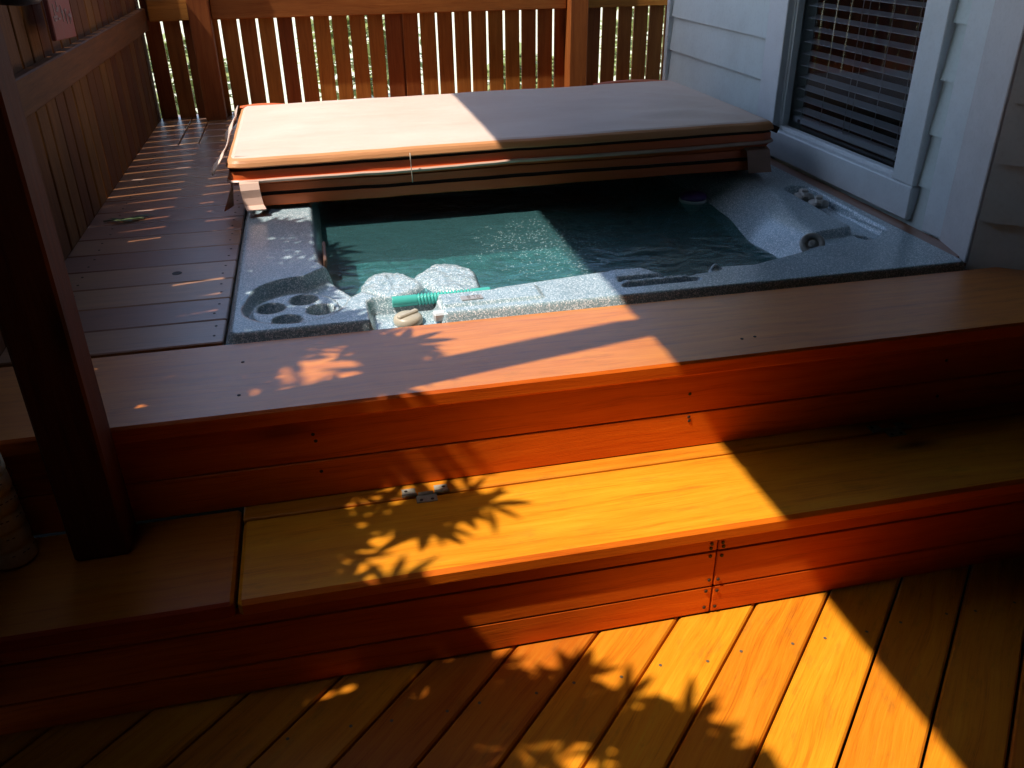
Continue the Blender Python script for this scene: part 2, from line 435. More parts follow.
# ================================================================== STORAGE STEP
ST_Y = -0.2926
step = thing('storage_step', 'long orange stained step with hinged lid in front of the raised tub deck', 'step', (0.8, -0.15, 0))
XL, XR = -0.49, 2.95
XLID = 0.024
mb = MB()
mb.box(((XLID - 0.003 + XL) / 2, (ST_Y - 0.014) / 2 - 0.0, Z_STEP - 0.019), (XLID - 0.003 - XL, -ST_Y - 0.018 + 0.028, 0.038), cham=0.006, tone=0.1, front=1)
mb.build('tread', ['step_wood', 'riser_wood'], step)
mb = MB()
mb.box(((XLID + 0.003 + 1.96) / 2, (ST_Y - 0.014 - 0.046) / 2, Z_STEP - 0.019), (1.96 - XLID - 0.006, 0.046 * -1 - ST_Y + 0.014, 0.038), cham=0.008, tone=0.8, front=1)
lid = mb.build('lid', ['step_wood', 'riser_wood'], step)
lid['label'] = 'sunlit hinged lid of the step'
mb = MB()
mb.box(((XLID + XR) / 2 + 0.003, -0.0125, Z_STEP - 0.019), (XR - XLID, 0.061, 0.037), cham=0.003, tone=0.5)
mb.build('hinge_strip', 'step_wood', step)
mb = MB()
mb.box(((1.966 + XR) / 2, (ST_Y - 0.014 - 0.046) / 2, Z_STEP - 0.019), (XR - 1.966, -0.046 - ST_Y + 0.014, 0.038), cham=0.008, tone=0.5, front=1)
mb.build('tread', ['step_wood', 'riser_wood'], step)
# riser: three boards with a butt joint, screws beside the joint
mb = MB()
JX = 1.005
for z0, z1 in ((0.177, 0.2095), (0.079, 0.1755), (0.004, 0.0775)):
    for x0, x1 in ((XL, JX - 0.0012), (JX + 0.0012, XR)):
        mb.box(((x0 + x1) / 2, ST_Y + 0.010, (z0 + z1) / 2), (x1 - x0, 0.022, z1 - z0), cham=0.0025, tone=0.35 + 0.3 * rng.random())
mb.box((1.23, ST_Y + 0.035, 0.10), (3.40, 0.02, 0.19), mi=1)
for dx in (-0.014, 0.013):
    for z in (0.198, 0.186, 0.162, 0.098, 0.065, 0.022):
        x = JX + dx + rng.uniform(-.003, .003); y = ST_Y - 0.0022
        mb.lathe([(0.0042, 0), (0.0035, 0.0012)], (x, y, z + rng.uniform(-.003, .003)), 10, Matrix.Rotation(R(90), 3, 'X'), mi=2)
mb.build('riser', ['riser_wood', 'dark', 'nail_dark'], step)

def hinge(x, parent):
    e = MB()
    z = Z_STEP + 0.0012
    for dx in (-0.036, 0.036):
        e.box((x + dx, -0.030, z), (0.030, 0.026, 0.0024), cham=0.0006)
    e.box((x, -0.060, z), (0.046, 0.028, 0.0024), cham=0.0006)
    for i in range(3):
        e.tube([(x + (i - 1) * 0.036 - 0.0165, -0.0455, z + 0.003), (x + (i - 1) * 0.036 + 0.0165, -0.0455, z + 0.003)], 0.0042, 10)
    for dx, dy in ((-0.042, -0.026), (0.042, -0.026), (-0.012, -0.066), (0.012, -0.066)):
        e.lathe([(0.0042, 0), (0.003, 0.0008)], (x + dx, dy, z + 0.0012), 8, mi=1)
    return e.build('hinge', ['metal', 'nail_dark'], parent)
hinge(0.418, step)
hinge(1.572, step)

# ================================================================== RAISED TUB DECK
sur = thing('raised_tub_deck', 'raised reddish wooden deck boxed around the hot tub', 'raised deck', (0.8, 0.15, Z_STEP))
BY = 0.3415
mb = MB(); mb.box(((-0.49 + 2.94) / 2, BY / 2 - 0.0075, Z_DECK - 0.0195), (2.94 + 0.49, BY - 0.003 + 0.015, 0.039), cham=0.006, tone=0.55, front=1)
for x, y in ((0.05, 0.23), (0.05, 0.07), (1.20, 0.07), (1.235, 0.074)):
    mb.lathe([(0.004, 0), (0.0035, 0.001)], (x, y, Z_DECK), 10, mi=2)
mb.build('front_board', ['top_wood', 'riser_wood', 'nail_dark'], sur)
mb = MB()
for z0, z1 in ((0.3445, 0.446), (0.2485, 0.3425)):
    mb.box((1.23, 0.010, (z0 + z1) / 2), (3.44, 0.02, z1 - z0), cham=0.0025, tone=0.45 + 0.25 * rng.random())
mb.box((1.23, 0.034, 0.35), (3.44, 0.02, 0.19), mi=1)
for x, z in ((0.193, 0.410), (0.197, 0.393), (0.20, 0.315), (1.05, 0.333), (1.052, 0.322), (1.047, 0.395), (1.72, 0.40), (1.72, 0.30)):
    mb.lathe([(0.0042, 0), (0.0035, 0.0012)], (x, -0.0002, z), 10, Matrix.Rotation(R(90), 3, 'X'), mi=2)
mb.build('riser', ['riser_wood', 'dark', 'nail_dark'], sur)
# side decking left of the tub
mb = MB()
seams = [0.354, 0.495, 0.642, 0.79, 0.94, 1.09, 1.245]
while seams[-1] < 3.2:
    seams.append(seams[-1] + 0.15)
for a, b in zip(seams[:-1], seams[1:]):
    segs = [(-0.505, -0.002)] if b < 2.6 else [(-0.505, -0.350), (-0.346, -0.262), (-0.258, -0.002)]
    if a > 2.42:
        segs.append((0.0, 2.1))
    for x0, x1 in segs:
        mb.box(((x0 + x1) / 2, (a + b) / 2, Z_DECK - 0.0175), (x1 - x0, b - a - 0.005, 0.034), cham=0.003, long=0)
mb.box((-0.255, 1.75, Z_DECK - 0.085), (0.49, 2.75, 0.09), mi=1)
mb.box((1.05, 2.82, Z_DECK - 0.085), (2.08, 0.78, 0.09), mi=1)
for a, b in zip(seams[:14], seams[1:15]):
    for x in (-0.03, -0.42):
        for q in (0.3, 0.72):
            mb.lathe([(0.0038, 0), (0.003, 0.001)], (x + rng.uniform(-.006, .006), a + (b - a) * q, Z_DECK - 0.0006), 8, mi=2)
# a knot hole
mb.lathe([(0.014, 0), (0.013, 0.001)], (-0.163, 0.867, Z_DECK - 0.0005), 14, mi=2)
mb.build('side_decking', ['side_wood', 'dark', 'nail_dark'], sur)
mb = MB(); mb.box((2.072, 1.47, Z_DECK - 0.016), (0.066, 2.08, 0.036), cham=0.003, tone=0.2)
mb.build('ledger_strip', 'side_wood', sur)

# ================================================================== HOT TUB
TX0, TX1, TY0, TY1 = 0.002, 2.037, 0.344, 2.39
ZL = 0.503
DY = 0.028
ZW = 0.425
tub = thing('hot_tub', 'square speckled blue grey hot tub full of dark teal water', 'hot tub', (1.02, 1.37, Z_DECK))
BAS = [(.228, 1.20), (.228, 2.22), (1.80, 2.22), (1.86, 1.34), (1.84, 1.05), (1.76, .66), (1.70, .545), (1.44, .462), (1.315, .470),
       (1.29, .437), (1.17, .430), (1.12, .505), (1.0, .512), (.67, .466), (.47, .478), (.39, .484), (.35, .53), (.29, .66), (.235, .80)]
def sdf(poly, x, y):
    d = 1e9; ins = False
    n = len(poly)
    j = n - 1
    for i in range(n):
        xi, yi = poly[i]; xj, yj = poly[j]
        ex, ey = xj - xi, yj - yi
        wx, wy = x - xi, y - yi
        t = max(0, min(1, (wx * ex + wy * ey) / (ex * ex + ey * ey)))
        dx, dy = wx - ex * t, wy - ey * t
        d = min(d, dx * dx + dy * dy)
        if (yi > y) != (yj > y) and x < (xj - xi) * (y - yi) / (yj - yi) + xi:
            ins = not ins
        j = i
    d = math.sqrt(d)
    return d if ins else -d
def capsule(x, y, a, b, r_):
    ex, ey = b[0] - a[0], b[1] - a[1]
    t = max(0, min(1, ((x - a[0]) * ex + (y - a[1]) * ey) / (ex * ex + ey * ey)))
    return r_ - math.hypot(x - a[0] - ex * t, y - a[1] - ey * t)
CUPS = [(.105, .512), (.189, .551), (.233, .474), (.146, .424)]
def rrect(x, y, x0, x1, y0, y1, r_):
    cx, cy = (x0 + x1) / 2, (y0 + y1) / 2
    qx, qy = abs(x - cx) - (x1 - x0) / 2 + r_, abs(y - cy) - (y1 - y0) / 2 + r_
    return -(math.hypot(max(qx, 0), max(qy, 0)) + min(max(qx, qy), 0) - r_)
def shell_z(x, y):
    z = ZL
    # outer rolled edge
    e = rrect(x, y, TX0, TX1, TY0, TY1, 0.035)
    z -= 0.028 * (1 - smooth(-0.002, 0.022, e)) ** 2
    y -= DY
    # cup-holder tray in the near left corner
    d = max(capsule(x, y, (.169, .490), (.180, .545), .130), capsule(x, y, (.20, .53), (.38, .72), .105))
    if d > -0.01:
        t = smooth(-0.003, 0.009, d)
        zt = 0.464
        rr = math.hypot(x - .169, y - .488)
        zt += 0.020 * (1 - smooth(0.110, 0.117, rr))
        for cx, cy in CUPS:
            zt -= 0.038 * (1 - smooth(0.030, 0.036, math.hypot(x - cx, y - cy)))
        z = z + (zt - z) * t
    # control recess in the near edge
    d = rrect(x, y, .350, .535, .300, .462, .012)
    z -= 0.036 * smooth(-0.003, 0.012, d)
    # raised panel to the right of it, stepped
    d = rrect(x, y, .520, .80, .360, .452, .012)
    z += 0.006 * smooth(-0.004, 0.008, d)
    # groove that holds the ribbed bar
    d = rrect(x, y, .36, .69, .440, .475, .012)
    z -= 0.022 * smooth(-0.002, 0.012, d)
    # ribbed pad right of the sunlit lip
    d = rrect(x, y, 1.03, 1.24, .425, .437, .005)
    z -= 0.014 * smooth(-0.008, 0.006, d)
    d = rrect(x, y, 1.03, 1.24, .385, .398, .005)
    z -= 0.014 * smooth(-0.008, 0.006, d)
    d = rrect(x, y, 1.02, 1.225, .440, .520, .02)
    if d > 0:
        z += 0.004 * smooth(0, 0.01, d) * (1 + 0.7 * n3(x * 160, y * 160))
    d = rrect(x, y, 1.03, 1.22, .400, .424, .006)
    if d > 0:
        z += 0.004 * smooth(0, 0.006, d) * (1 + 1.2 * n3(x * 120, y * 120))
    # small raised key at the edge
    d = rrect(x, y, 1.285, 1.33, .440, .478, .01)
    z += 0.012 * smooth(-0.004, 0.01, d)
    # long recess in the right lip
    d = capsule(x, y, (1.935, .66), (1.945, 1.12), .048)
    z -= 0.030 * smooth(-0.003, 0.010, d)
    d = capsule(x, y, (1.745, .605), (1.88, .63), .062)
    z -= 0.022 * smooth(-0.004, 0.014, d)
    # basin
    d = sdf(BAS, x, y)
    if d > -0.012:
        w = 0.075 + 0.40 * smooth(1.25, 1.70, x) * smooth(0.35, 0.9, y)
        wall = smooth(-0.010, w, d)
        seat = 0.27 + 0.03 * n3(x * 4, y * 4)
        zb = z + (seat - z) * wall
        ex, ey = (x - 1.02) / 0.52, (y - 1.38) / 0.50
        q = math.sqrt(ex * ex + ey * ey) + 0.06 * math.sin(4 * math.atan2(ey, ex))
        zb -= 0.19 * (1 - smooth(0.85, 1.08, q))
        # lounge shoulders rising just above the water near the sunlit edge
        if d > 0.0:
            x, y = x + .035 * n3(x * 9, y * 9, 4), y + .03 * n3(x * 8, y * 8, 7)
            b1 = 0.170 * math.exp(-(((x - .440) / .125) ** 2 + ((y - .740) / .115) ** 2) ** 6)
            b2 = 0.174 * math.exp(-(((x - .612) / .105) ** 2 + ((y - .730) / .165) ** 2) ** 6)
            up = max(b1, b2) + 0.006 * n3(x * 16, y * 16) + .004 * n3(x * 60, y * 60)
            zb = max(zb, 0.27 + up)
        z = zb
    return z
mb = MB()
NX = NY = 400
idx = {}
for j in range(NY + 1):
    y = TY0 + (TY1 - TY0) * (j / NY) ** 1.35          # finer towards the near edge
    for i in range(NX + 1):
        x = TX0 + (TX1 - TX0) * i / NX
        idx[(i, j)] = len(mb.v)
        mb.v.append((x, y, shell_z(x, y)))
for j in range(NY):
    for i in range(NX):
        q = [idx[(i, j)], idx[(i + 1, j)], idx[(i + 1, j + 1)], idx[(i, j + 1)]]
        zz = max(mb.v[a][2] for a in q)
        mb.face(q, [(0, 0)] * 4, 0.5, 0 if zz > ZW - 0.02 else 1, True)
for (i0, j0, i1, j1) in [(i, 0, i + 1, 0) for i in range(NX)] + [(NX, j, NX, j + 1) for j in range(NY)] + [(i + 1, NY, i, NY) for i in range(NX)] + [(0, j + 1, 0, j) for j in range(NY)]:
    a, b = idx[(i0, j0)], idx[(i1, j1)]
    pa, pb = mb.v[a], mb.v[b]
    k = len(mb.v)
    mb.v += [(pa[0], pa[1], 0.40), (pb[0], pb[1], 0.40)]
    mb.face([a, k, k + 1, b], [(0, 0)] * 4, 0.5, 0, True)
mb.build('shell', ['shell', 'shell_low'], tub)
# water sheet with a gently rippled surface
mb = MB()
n = 70; b0 = len(mb.v)
for j in range(n + 1):
    for i in range(n + 1):
        x = 0.20 + 1.72 * i / n; y = 0.42 + 1.85 * j / n
        mb.v.append((x, y, ZW + 0.0015 * n3(x * 9, y * 12) + 0.001 * n3(x * 22, y * 26, 3)))
for j in range(n):
    for i in range(n):
        a = b0 + j * (n + 1) + i
        mb.face([a, a + 1, a + n + 2, a + n + 1], [(0, 0)] * 4, 0.5, 0, True)
mb.build('water', 'water', tub)
# diverter knob in the near edge
def knob_mesh(c, r_, h, rot=None, mat='cream', name='diverter_knob'):
    e = MB()
    rm = rot if rot is not None else Matrix.Identity(3)
    e.lathe([(r_ * 1.0, 0), (r_ * 1.05, h * .3), (r_, h * .75), (r_ * .82, h), (r_ * .3, h * 1.02)], c, 28, rm)
    g = Vector(c) + rm @ Vector((0, 0, h * 1.1))
    e.box(tuple(g), (r_ * 1.75, r_ * .42, h * .42), rm @ rotz(R(35)), cham=r_ * .14)
    return e.build(name, mat, tub)
knob_mesh((.446, .372, .481), .036, .022)
# air buttons on the right lip
for kx, ky, a in ((1.935, 1.065, 70), (1.94, .975, 60)):
    e = MB()
    rm = rotz(R(a))
    e.lathe([(.034, 0), (.036, .008), (.033, .016), (.020, .0195), (.006, .020)], (kx, ky, .498), 26)
    e.box((kx, ky, .515), (.088, .027, .020), rm, cham=.008)
    e.box((kx, ky, .529), (.028, .022, .008), rm, cham=.003)
    e.build('air_control', 'knob', tub)
# round jet
e = MB()
rm = Vector((-.35, -.62, .70)).to_track_quat('Z', 'Y').to_matrix()
for prof in ([(.036, 0), (.037, .008), (.033, .014), (.024, .014), (.020, .006), (.0195, 0.004)], [(.011, .002), (.012, .010), (.006, .012)]):
    e.lathe(prof, (1.700, .598, .504), 28, rm, cap1=True)
e.build('jet', 'knob', tub)
# topside control display
e = MB(); e.box((.615, .392, .517 + .0075), (.056, .026, .004), rotz(R(2)), cham=.0012)
disp = e.build('display', 'lcd', tub)
SEG = {'9': 'abcdfg', '7': 'abc', '0': 'abcdef'}
e = MB()
for ci, ch in enumerate('970'):
    ox = .6035 + ci * .0125; oy = .3845; w, hh, t = .0062, .015, .0014
    pos = {'a': (w / 2, hh, 1), 'g': (w / 2, hh / 2, 1), 'd': (w / 2, 0, 1), 'b': (w, hh * .75, 0), 'c': (w, hh * .25, 0), 'f': (0, hh * .75, 0), 'e': (0, hh * .25, 0)}
    for s_ in SEG[ch]:
        px, py, hor = pos[s_]
        e.box((ox + px, oy + py, 0.517 + .0100), ((w if hor else t), (t if hor else hh * .5), .0008), cham=.0001)
e.build('digits', 'ink', disp)
# button blocks stepping down from the panel
e = MB()
e.box((.553, .398, 0.517 - .012), (.05, .055, .02), rotz(R(1)), cham=.004)
e.box((.545, .350, 0.517 - .015), (.075, .030, .022), rotz(R(3)), cham=.004)
e.build('button_block', 'white_panel', tub)
# ribbed teal bar along the inner edge
e = MB()
prof = []
L0 = 0.26
kx = 0
for i in range(150):
    x_ = i / 149 * L0
    u_ = x_ / L0
    r_ = .0145 + (.0022 * math.cos(x_ * 2 * math.pi / .0088) if .25 < u_ < .82 else 0) + (0.0015 if u_ >= .82 else 0)
    prof.append((r_, x_))
e.lathe(prof, (.415, .455, .507), 16, Matrix.Rotation(R(90), 3, 'Y'))
e.build('ribbed_bar', 'teal', tub)
# filter flap inside the left wall
e = MB(); e.box((.252, .905, .470), (.010, .17, .080), Matrix.Rotation(R(6), 3, 'Y'), cham=.003)
e.build('filter_flap', 'weir', tub)
for ch in tub.children:
    if ch.name not in ('shell', 'water'):
        ch.location.y += DY; ch.location.z -= 0.014

# floating dispenser
fl = thing('floating_dispenser', 'small purple topped white cone float bobbing in the teal water', 'chlorine float', (1.632, 1.353, ZW))
e = MB(); e.lathe([(.048, .011), (.051, .017), (.049, .026), (.035, .032), (.012, .035)], (1.632, 1.353, ZW), 30); e.build('cap', 'purple', fl)
e = MB(); e.lathe([(.010, -.05), (.023, -.035), (.045, -.005), (.053, .005), (.053, .011), (.046, .013)], (1.632, 1.353, ZW), 30); e.build('body', 'white', fl)

# ================================================================== SPA COVER (folded in two halves)
cov = thing('spa_cover', 'tan vinyl spa cover folded in half over the back of the tub', 'spa cover', (0.96, 1.86, 0.52))
def slab(name, x0, x1, y0, y1, bands, mats, parent, topround=0.022):
    """a padded slab: its outline is swept up through (inset, z, material) bands and closed over the top"""
    e = MB()
    def outline(ins, z, wob):
        pts = []
        r_ = max(0.03 - ins * .5, 0.006)
        xs0, xs1, ys0, ys1 = x0 + ins, x1 - ins, y0 + ins, y1 - ins
        per = []
        NXs, NYs = 44, 26
        for i in range(NXs): per.append((xs0 + (xs1 - xs0) * i / NXs, ys0))
        for i in range(NYs): per.append((xs1, ys0 + (ys1 - ys0) * i / NYs))
        for i in range(NXs): per.append((xs1 - (xs1 - xs0) * i / NXs, ys1))
        for i in range(NYs): per.append((xs0, ys1 - (ys1 - ys0) * i / NYs))
        for (x, y) in per:
            cx = min(max(x, xs0 + r_), xs1 - r_); cy = min(max(y, ys0 + r_), ys1 - r_)
            d = Vector((x - cx, y - cy))
            if d.length > r_ and d.length > 1e-6:
                d = d.normalized() * r_
                x, y = cx + d.x, cy + d.y
            wv = wob * (n3(x * 3.1, y * 3.1, z * 9) + .5 * n3(x * 11, y * 11, z * 5))
            pts.append((x, y + wv, z + wv * .6 + 0.010 * (x - 1.0) / 1.0 * (1 if z > .6 else .3)))
        return pts
    rings = [(outline(i, z, .004), m) for (i, z, m) in bands]
    for a, b in zip(rings[:-1], rings[1:]):
        e.rings([a[0], b[0]], cap0=False, cap1=False, mi=b[1])
    # closed top
    top = bands[-1]
    e2 = rings[-1][0]
    NXs, NYs = 44, 26
    # grid across the top from the outline
    base = len(e.v)
    i0, z = top[0], top[1]
    gx, gy = 60, 36
    for j in range(gy + 1):
        for i in range(gx + 1):
            x = x0 + i0 + (x1 - x0 - 2 * i0) * i / gx; y = y0 + i0 + (y1 - y0 - 2 * i0) * j / gy
            edge = min(i, gx - i, j * 1.2, (gy - j) * 1.2) / 5
            up = 0.010 * smooth(0, 1.6, edge)
            wr = 0.0035 * n3(x * 6 + 2.0 * n3(x * 2, y * 2), y * 14, 2) * smooth(0, 1, edge)
            crease = 0.006 * smooth(1.0, 1.75, x) * math.sin(38 * (y * .8 + x * .35) + 3 * n3(x * 3, y * 3)) * smooth(0, 1, edge)
            tilt = 0.010 * (x - 1.0)
            wv = .004 * (n3(x * 3.1, y * 3.1, z * 9) + .5 * n3(x * 11, y * 11, z * 5)) * (1 - smooth(0, .5, edge))
            e.v.append((x, y + wv, z + up + wr + crease + tilt + wv * .6))
    for j in range(gy):
        for i in range(gx):
            a = base + j * (gx + 1) + i
            e.face([a, a + 1, a + gx + 2, a + gx + 1], [(0, 0)] * 4, .5, top[2], True)
    return e.build(name, mats, parent)
CX0, CX1, CY0, CY1 = -0.030, 1.945, 1.370, 2.37
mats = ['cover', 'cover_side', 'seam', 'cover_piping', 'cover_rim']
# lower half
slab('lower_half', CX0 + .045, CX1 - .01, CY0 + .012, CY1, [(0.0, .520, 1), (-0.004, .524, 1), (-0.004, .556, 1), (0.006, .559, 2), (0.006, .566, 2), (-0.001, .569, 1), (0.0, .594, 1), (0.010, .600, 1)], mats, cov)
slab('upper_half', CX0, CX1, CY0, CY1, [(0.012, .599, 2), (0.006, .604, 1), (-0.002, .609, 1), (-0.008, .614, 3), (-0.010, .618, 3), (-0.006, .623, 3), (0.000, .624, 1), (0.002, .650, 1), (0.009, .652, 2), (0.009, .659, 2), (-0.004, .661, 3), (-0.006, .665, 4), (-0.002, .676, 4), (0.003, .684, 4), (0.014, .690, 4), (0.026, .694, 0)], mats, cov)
# straps on the front face
def strip(name, pts, w_vec, mat, parent, th=0.004):
    e = MB()
    wv = Vector(w_vec)
    P = [Vector(p) for p in pts]
    rs = []
    for i, p in enumerate(P):
        d = (P[min(i + 1, len(P) - 1)] - P[max(i - 1, 0)]).normalized()
        nn = d.cross(wv).normalized() * th
        rs.append([tuple(p - wv / 2), tuple(p + wv / 2), tuple(p + wv / 2 + nn), tuple(p - wv / 2 + nn)])
    e.rings(rs, smooth=False)
    return e.build(name, mat, parent)
strip('strap', [(.034, 1.372, .606), (.034, 1.350, .602), (.036, 1.338, .585), (.038, 1.336, .56), (.042, 1.326, .535), (.050, 1.30, .526)], (.062, 0.006, 0), 'cover_piping', cov)
strip('strap', [(1.875, 1.374, .606), (1.875, 1.352, .600), (1.878, 1.346, .575), (1.882, 1.344, .545), (1.888, 1.340, .520)], (.092, 0.0, 0), 'strap', cov)
# corner skirts
def patch(name, grid, mat, parent):
    e = MB()
    nr, nc = len(grid), len(grid[0])
    for row in grid:
        for p in row:
            e.v.append(tuple(p))
    for j in range(nr - 1):
        for i in range(nc - 1):
            a = j * nc + i
            e.face([a, a + 1, a + nc + 1, a + nc], [(0, 0)] * 4, .5, 0, True)
    o = e.build(name, mat, parent)
    s = o.modifiers.new('thick', 'SOLIDIFY'); s.thickness = 0.004
    return o
# skirt along the left end, flaring outwards
g = []
for j in range(5):
    t = j / 4
    row = []
    for i in range(14):
        s_ = i / 13
        y = CY0 + .01 + s_ * .93
        out = .010 + .020 * t + .014 * t * math.sin(s_ * 13) + .018 * t * math.exp(-(s_ / .1) ** 2)
        row.append((CX0 - out, y - .03 * t * (1 - s_), .690 - .036 * t - .012 * t * math.exp(-(s_ / .12) ** 2) + .004 * math.sin(s_ * 21)))
    g.append(row)
patch('skirt', g, 'cover', cov)
g = []
for j in range(4):
    t = j / 3
    g.append([(CX0 + .012 - .012 * t - .030 * i / 3 * t, CY0 + .02 - .006 * i + .01 * t, .615 - .095 * t - .004 * i) for i in range(4)])
patch('corner_flap', g, 'strap', cov)
# back skirt curling up at both back corners
for xa, xb, hh in ((CX0 - .005, CX0 + .20, .010), (1.55, 1.92, .014)):
    g = []
    for j in range(5):
        t = j / 4
        row = []
        for i in range(12):
            s_ = i / 11
            row.append((xa + (xb - xa) * s_, CY1 - .02 + .03 * t, .690 + .012 * (xa - 1) / 1.0 + hh * math.sin(math.pi * min(1, s_ * .9 + .08)) * math.sin(t * math.pi * .75)))
        g.append(row)
    patch('back_skirt', g, 'cover_side', cov)
e = MB(); e.tube([(.576, 1.353, .672), (.577, 1.349, .645), (.5765, 1.346, .617), (.579, 1.353, .590), (.579, 1.356, .570)], .0018, 6)
e.build('zip_cord', 'string', cov)
e = MB(); e.tube([(1.94, 1.44, .668), (1.965, 1.43, .664), (1.985, 1.42, .655)], .012, 8); e.build('handle_end', 'seam', cov)

# ================================================================== FENCES
ZTOP = 1.42
def slats(along, fixed, a0, a1, pitch, gap, z0, z1, th, jitter=0.0015):
    e = MB()
    a = a0
    while a < a1:
        w = pitch - gap + rng.uniform(-jitter, jitter) * 2
        c = a + pitch / 2
        dz = rng.uniform(-.004, .004)
        if along == 'y':
            e.box((fixed + rng.uniform(-.001, .001), c, (z0 + z1) / 2 + dz), (th, w, z1 - z0), Matrix.Rotation(rng.uniform(-.004, .004), 3, 'X'), cham=.0025, long=2)
        else:
            e.box((c, fixed + rng.uniform(-.001, .001), (z0 + z1) / 2 + dz), (w, th, z1 - z0), Matrix.Rotation(rng.uniform(-.004, .004), 3, 'Y'), cham=.0025, long=2)
        a += pitch
    return e
fl_ = thing('side_fence', 'dark brown board fence along the left side of the raised deck', 'fence', (-0.5, 1.5, Z_DECK))
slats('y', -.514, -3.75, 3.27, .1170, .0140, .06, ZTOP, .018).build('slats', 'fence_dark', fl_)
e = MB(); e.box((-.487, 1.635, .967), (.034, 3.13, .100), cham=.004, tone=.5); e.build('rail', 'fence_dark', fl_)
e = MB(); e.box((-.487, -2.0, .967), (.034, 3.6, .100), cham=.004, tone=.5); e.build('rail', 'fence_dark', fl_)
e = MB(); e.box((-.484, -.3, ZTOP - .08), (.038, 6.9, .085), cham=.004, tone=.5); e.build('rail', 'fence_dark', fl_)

fb_ = thing('back_fence', 'orange brown board fence with posts behind the folded cover', 'fence', (0.9, 3.2, Z_DECK))
slats('x', 3.252, -.505, 2.75, .0912, .0125, .30, 1.415, .018).build('slats', 'fence_wood', fb_)
for x0, x1 in ((-.462, -.272), (-.168, 1.652), (1.762, 2.9)):
    e = MB(); e.box(((x0 + x1) / 2, 3.221, 1.003), (x1 - x0, .040, .098), cham=.004); e.build('rail', 'fence_wood', fb_)
for x in (-.22, 1.707):
    e = MB(); e.box((x, 3.188, .97), (.100, .100, 1.12), cham=.004, long=2); e.build('post', 'post_wood', fb_)
e = MB(); e.box((.81, 3.30, .75), (.09, .075, 1.34), cham=.004, long=2); e.build('post', 'post_wood', fb_)

# the tall corner post that carries the porch roof
pt = thing('porch_post', 'tall dark square wooden post at the near left corner of the raised deck', 'post', (-.237, -.056, Z_STEP))
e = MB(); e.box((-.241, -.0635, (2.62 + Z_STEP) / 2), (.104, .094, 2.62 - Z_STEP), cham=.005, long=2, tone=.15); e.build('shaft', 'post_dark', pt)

# ================================================================== HOUSE
hs = thing('house', 'pale grey clapboard house wall beside the tub with white trim and window', 'house', (2.1, 1.6, Z_DECK))
HX = 2.102
def laps(e, p0, p1, z0, z1, out, zref=.61, pitch=.16):
    """lapped boards from p0 to p1 (plan), each leaning out at its lower edge"""
    k0 = math.floor((z0 - zref) / pitch)
    z = zref + k0 * pitch
    P0, P1 = Vector((p0[0], p0[1], 0)), Vector((p1[0], p1[1], 0)); N = Vector((out[0], out[1], 0))
    while z < z1:
        a, b = max(z, z0), min(z + pitch, z1)
        if b - a > .002:
            e.quad([P0 + N * .016 + Vector((0, 0, a)), P1 + N * .016 + Vector((0, 0, a)), P1 + N * .002 + Vector((0, 0, b)), P0 + N * .002 + Vector((0, 0, b))])
            e.quad([P0 + Vector((0, 0, a)), P1 + Vector((0, 0, a)), P1 + N * .016 + Vector((0, 0, a)), P0 + N * .016 + Vector((0, 0, a))])
        z += pitch
ZR = 2.60
WIN_Z1 = 1.95
e = MB()
laps(e, (HX + .034, 2.905), (HX + .034, 1.80), .45, ZR, (-1, 0))
laps(e, (HX + .034, .77), (HX + .034, .60), .45, ZR, (-1, 0))
laps(e, (HX + .034, 1.80), (HX + .034, .77), WIN_Z1, ZR, (-1, 0))
e.box((HX + .097, 2.30, 1.4), (.10, 1.18, 2.3), cham=.002)
e.box((HX + .097, .71, 1.4), (.10, .16, 2.3), cham=.002)
e.box((HX + .097, 1.28, .38), (.10, .98, .26), cham=.002)
e.box((HX + .097, 1.28, 2.28), (.10, .98, .6), cham=.002)
e.box((HX + 1.2, 2.85, 1.4), (2.15, .09, 2.3), cham=.002)
e.build('siding_wall', 'siding', hs)
# angled bay wall
e = MB()
A0 = Vector((2.057, .389)); DIR = Vector((.80, -.60)).normalized()
A1 = A0 + DIR * 1.5
nn_ = Vector((-DIR.y, DIR.x)) * -1
if nn_.x > 0 and nn_.y > 0: nn_ = -nn_
laps(e, tuple(A0), tuple(A1), .30, ZR, (nn_.x, nn_.y))
b0, b1 = A0 - nn_ * .02, A1 - nn_ * .02
e.quad([(b0.x, b0.y, .1), (b1.x, b1.y, .1), (b1.x, b1.y, ZR), (b0.x, b0.y, ZR)])
A2 = A1 + Vector((0, -3.2))
laps(e, tuple(A0), tuple(A1), 0.0, .30, (nn_.x, nn_.y))
ang = e.build('angled_wall', 'siding', hs)
# corner trim boards
e = MB(); e.box((HX + .015, .6195, 1.545), (.030, .095, 2.11), cham=.003); e.build('corner_trim', 'trim', hs)
e = MB()
pA, pB = Vector((HX - .001, .571)), Vector((2.051, .388))
mid = (pA + pB) / 2; dv = pB - pA
e.box((mid.x + .016, mid.y + .004, 1.54), (.030, dv.length, 2.12), rotz(math.atan2(dv.y, dv.x) - R(90)), cham=.003)
e.build('corner_trim', 'trim_shade', hs)
e = MB(); e.box((HX + .018, 2.89, 1.53), (.03, .035, 2.10), cham=.003); e.build('corner_trim', 'trim', hs)
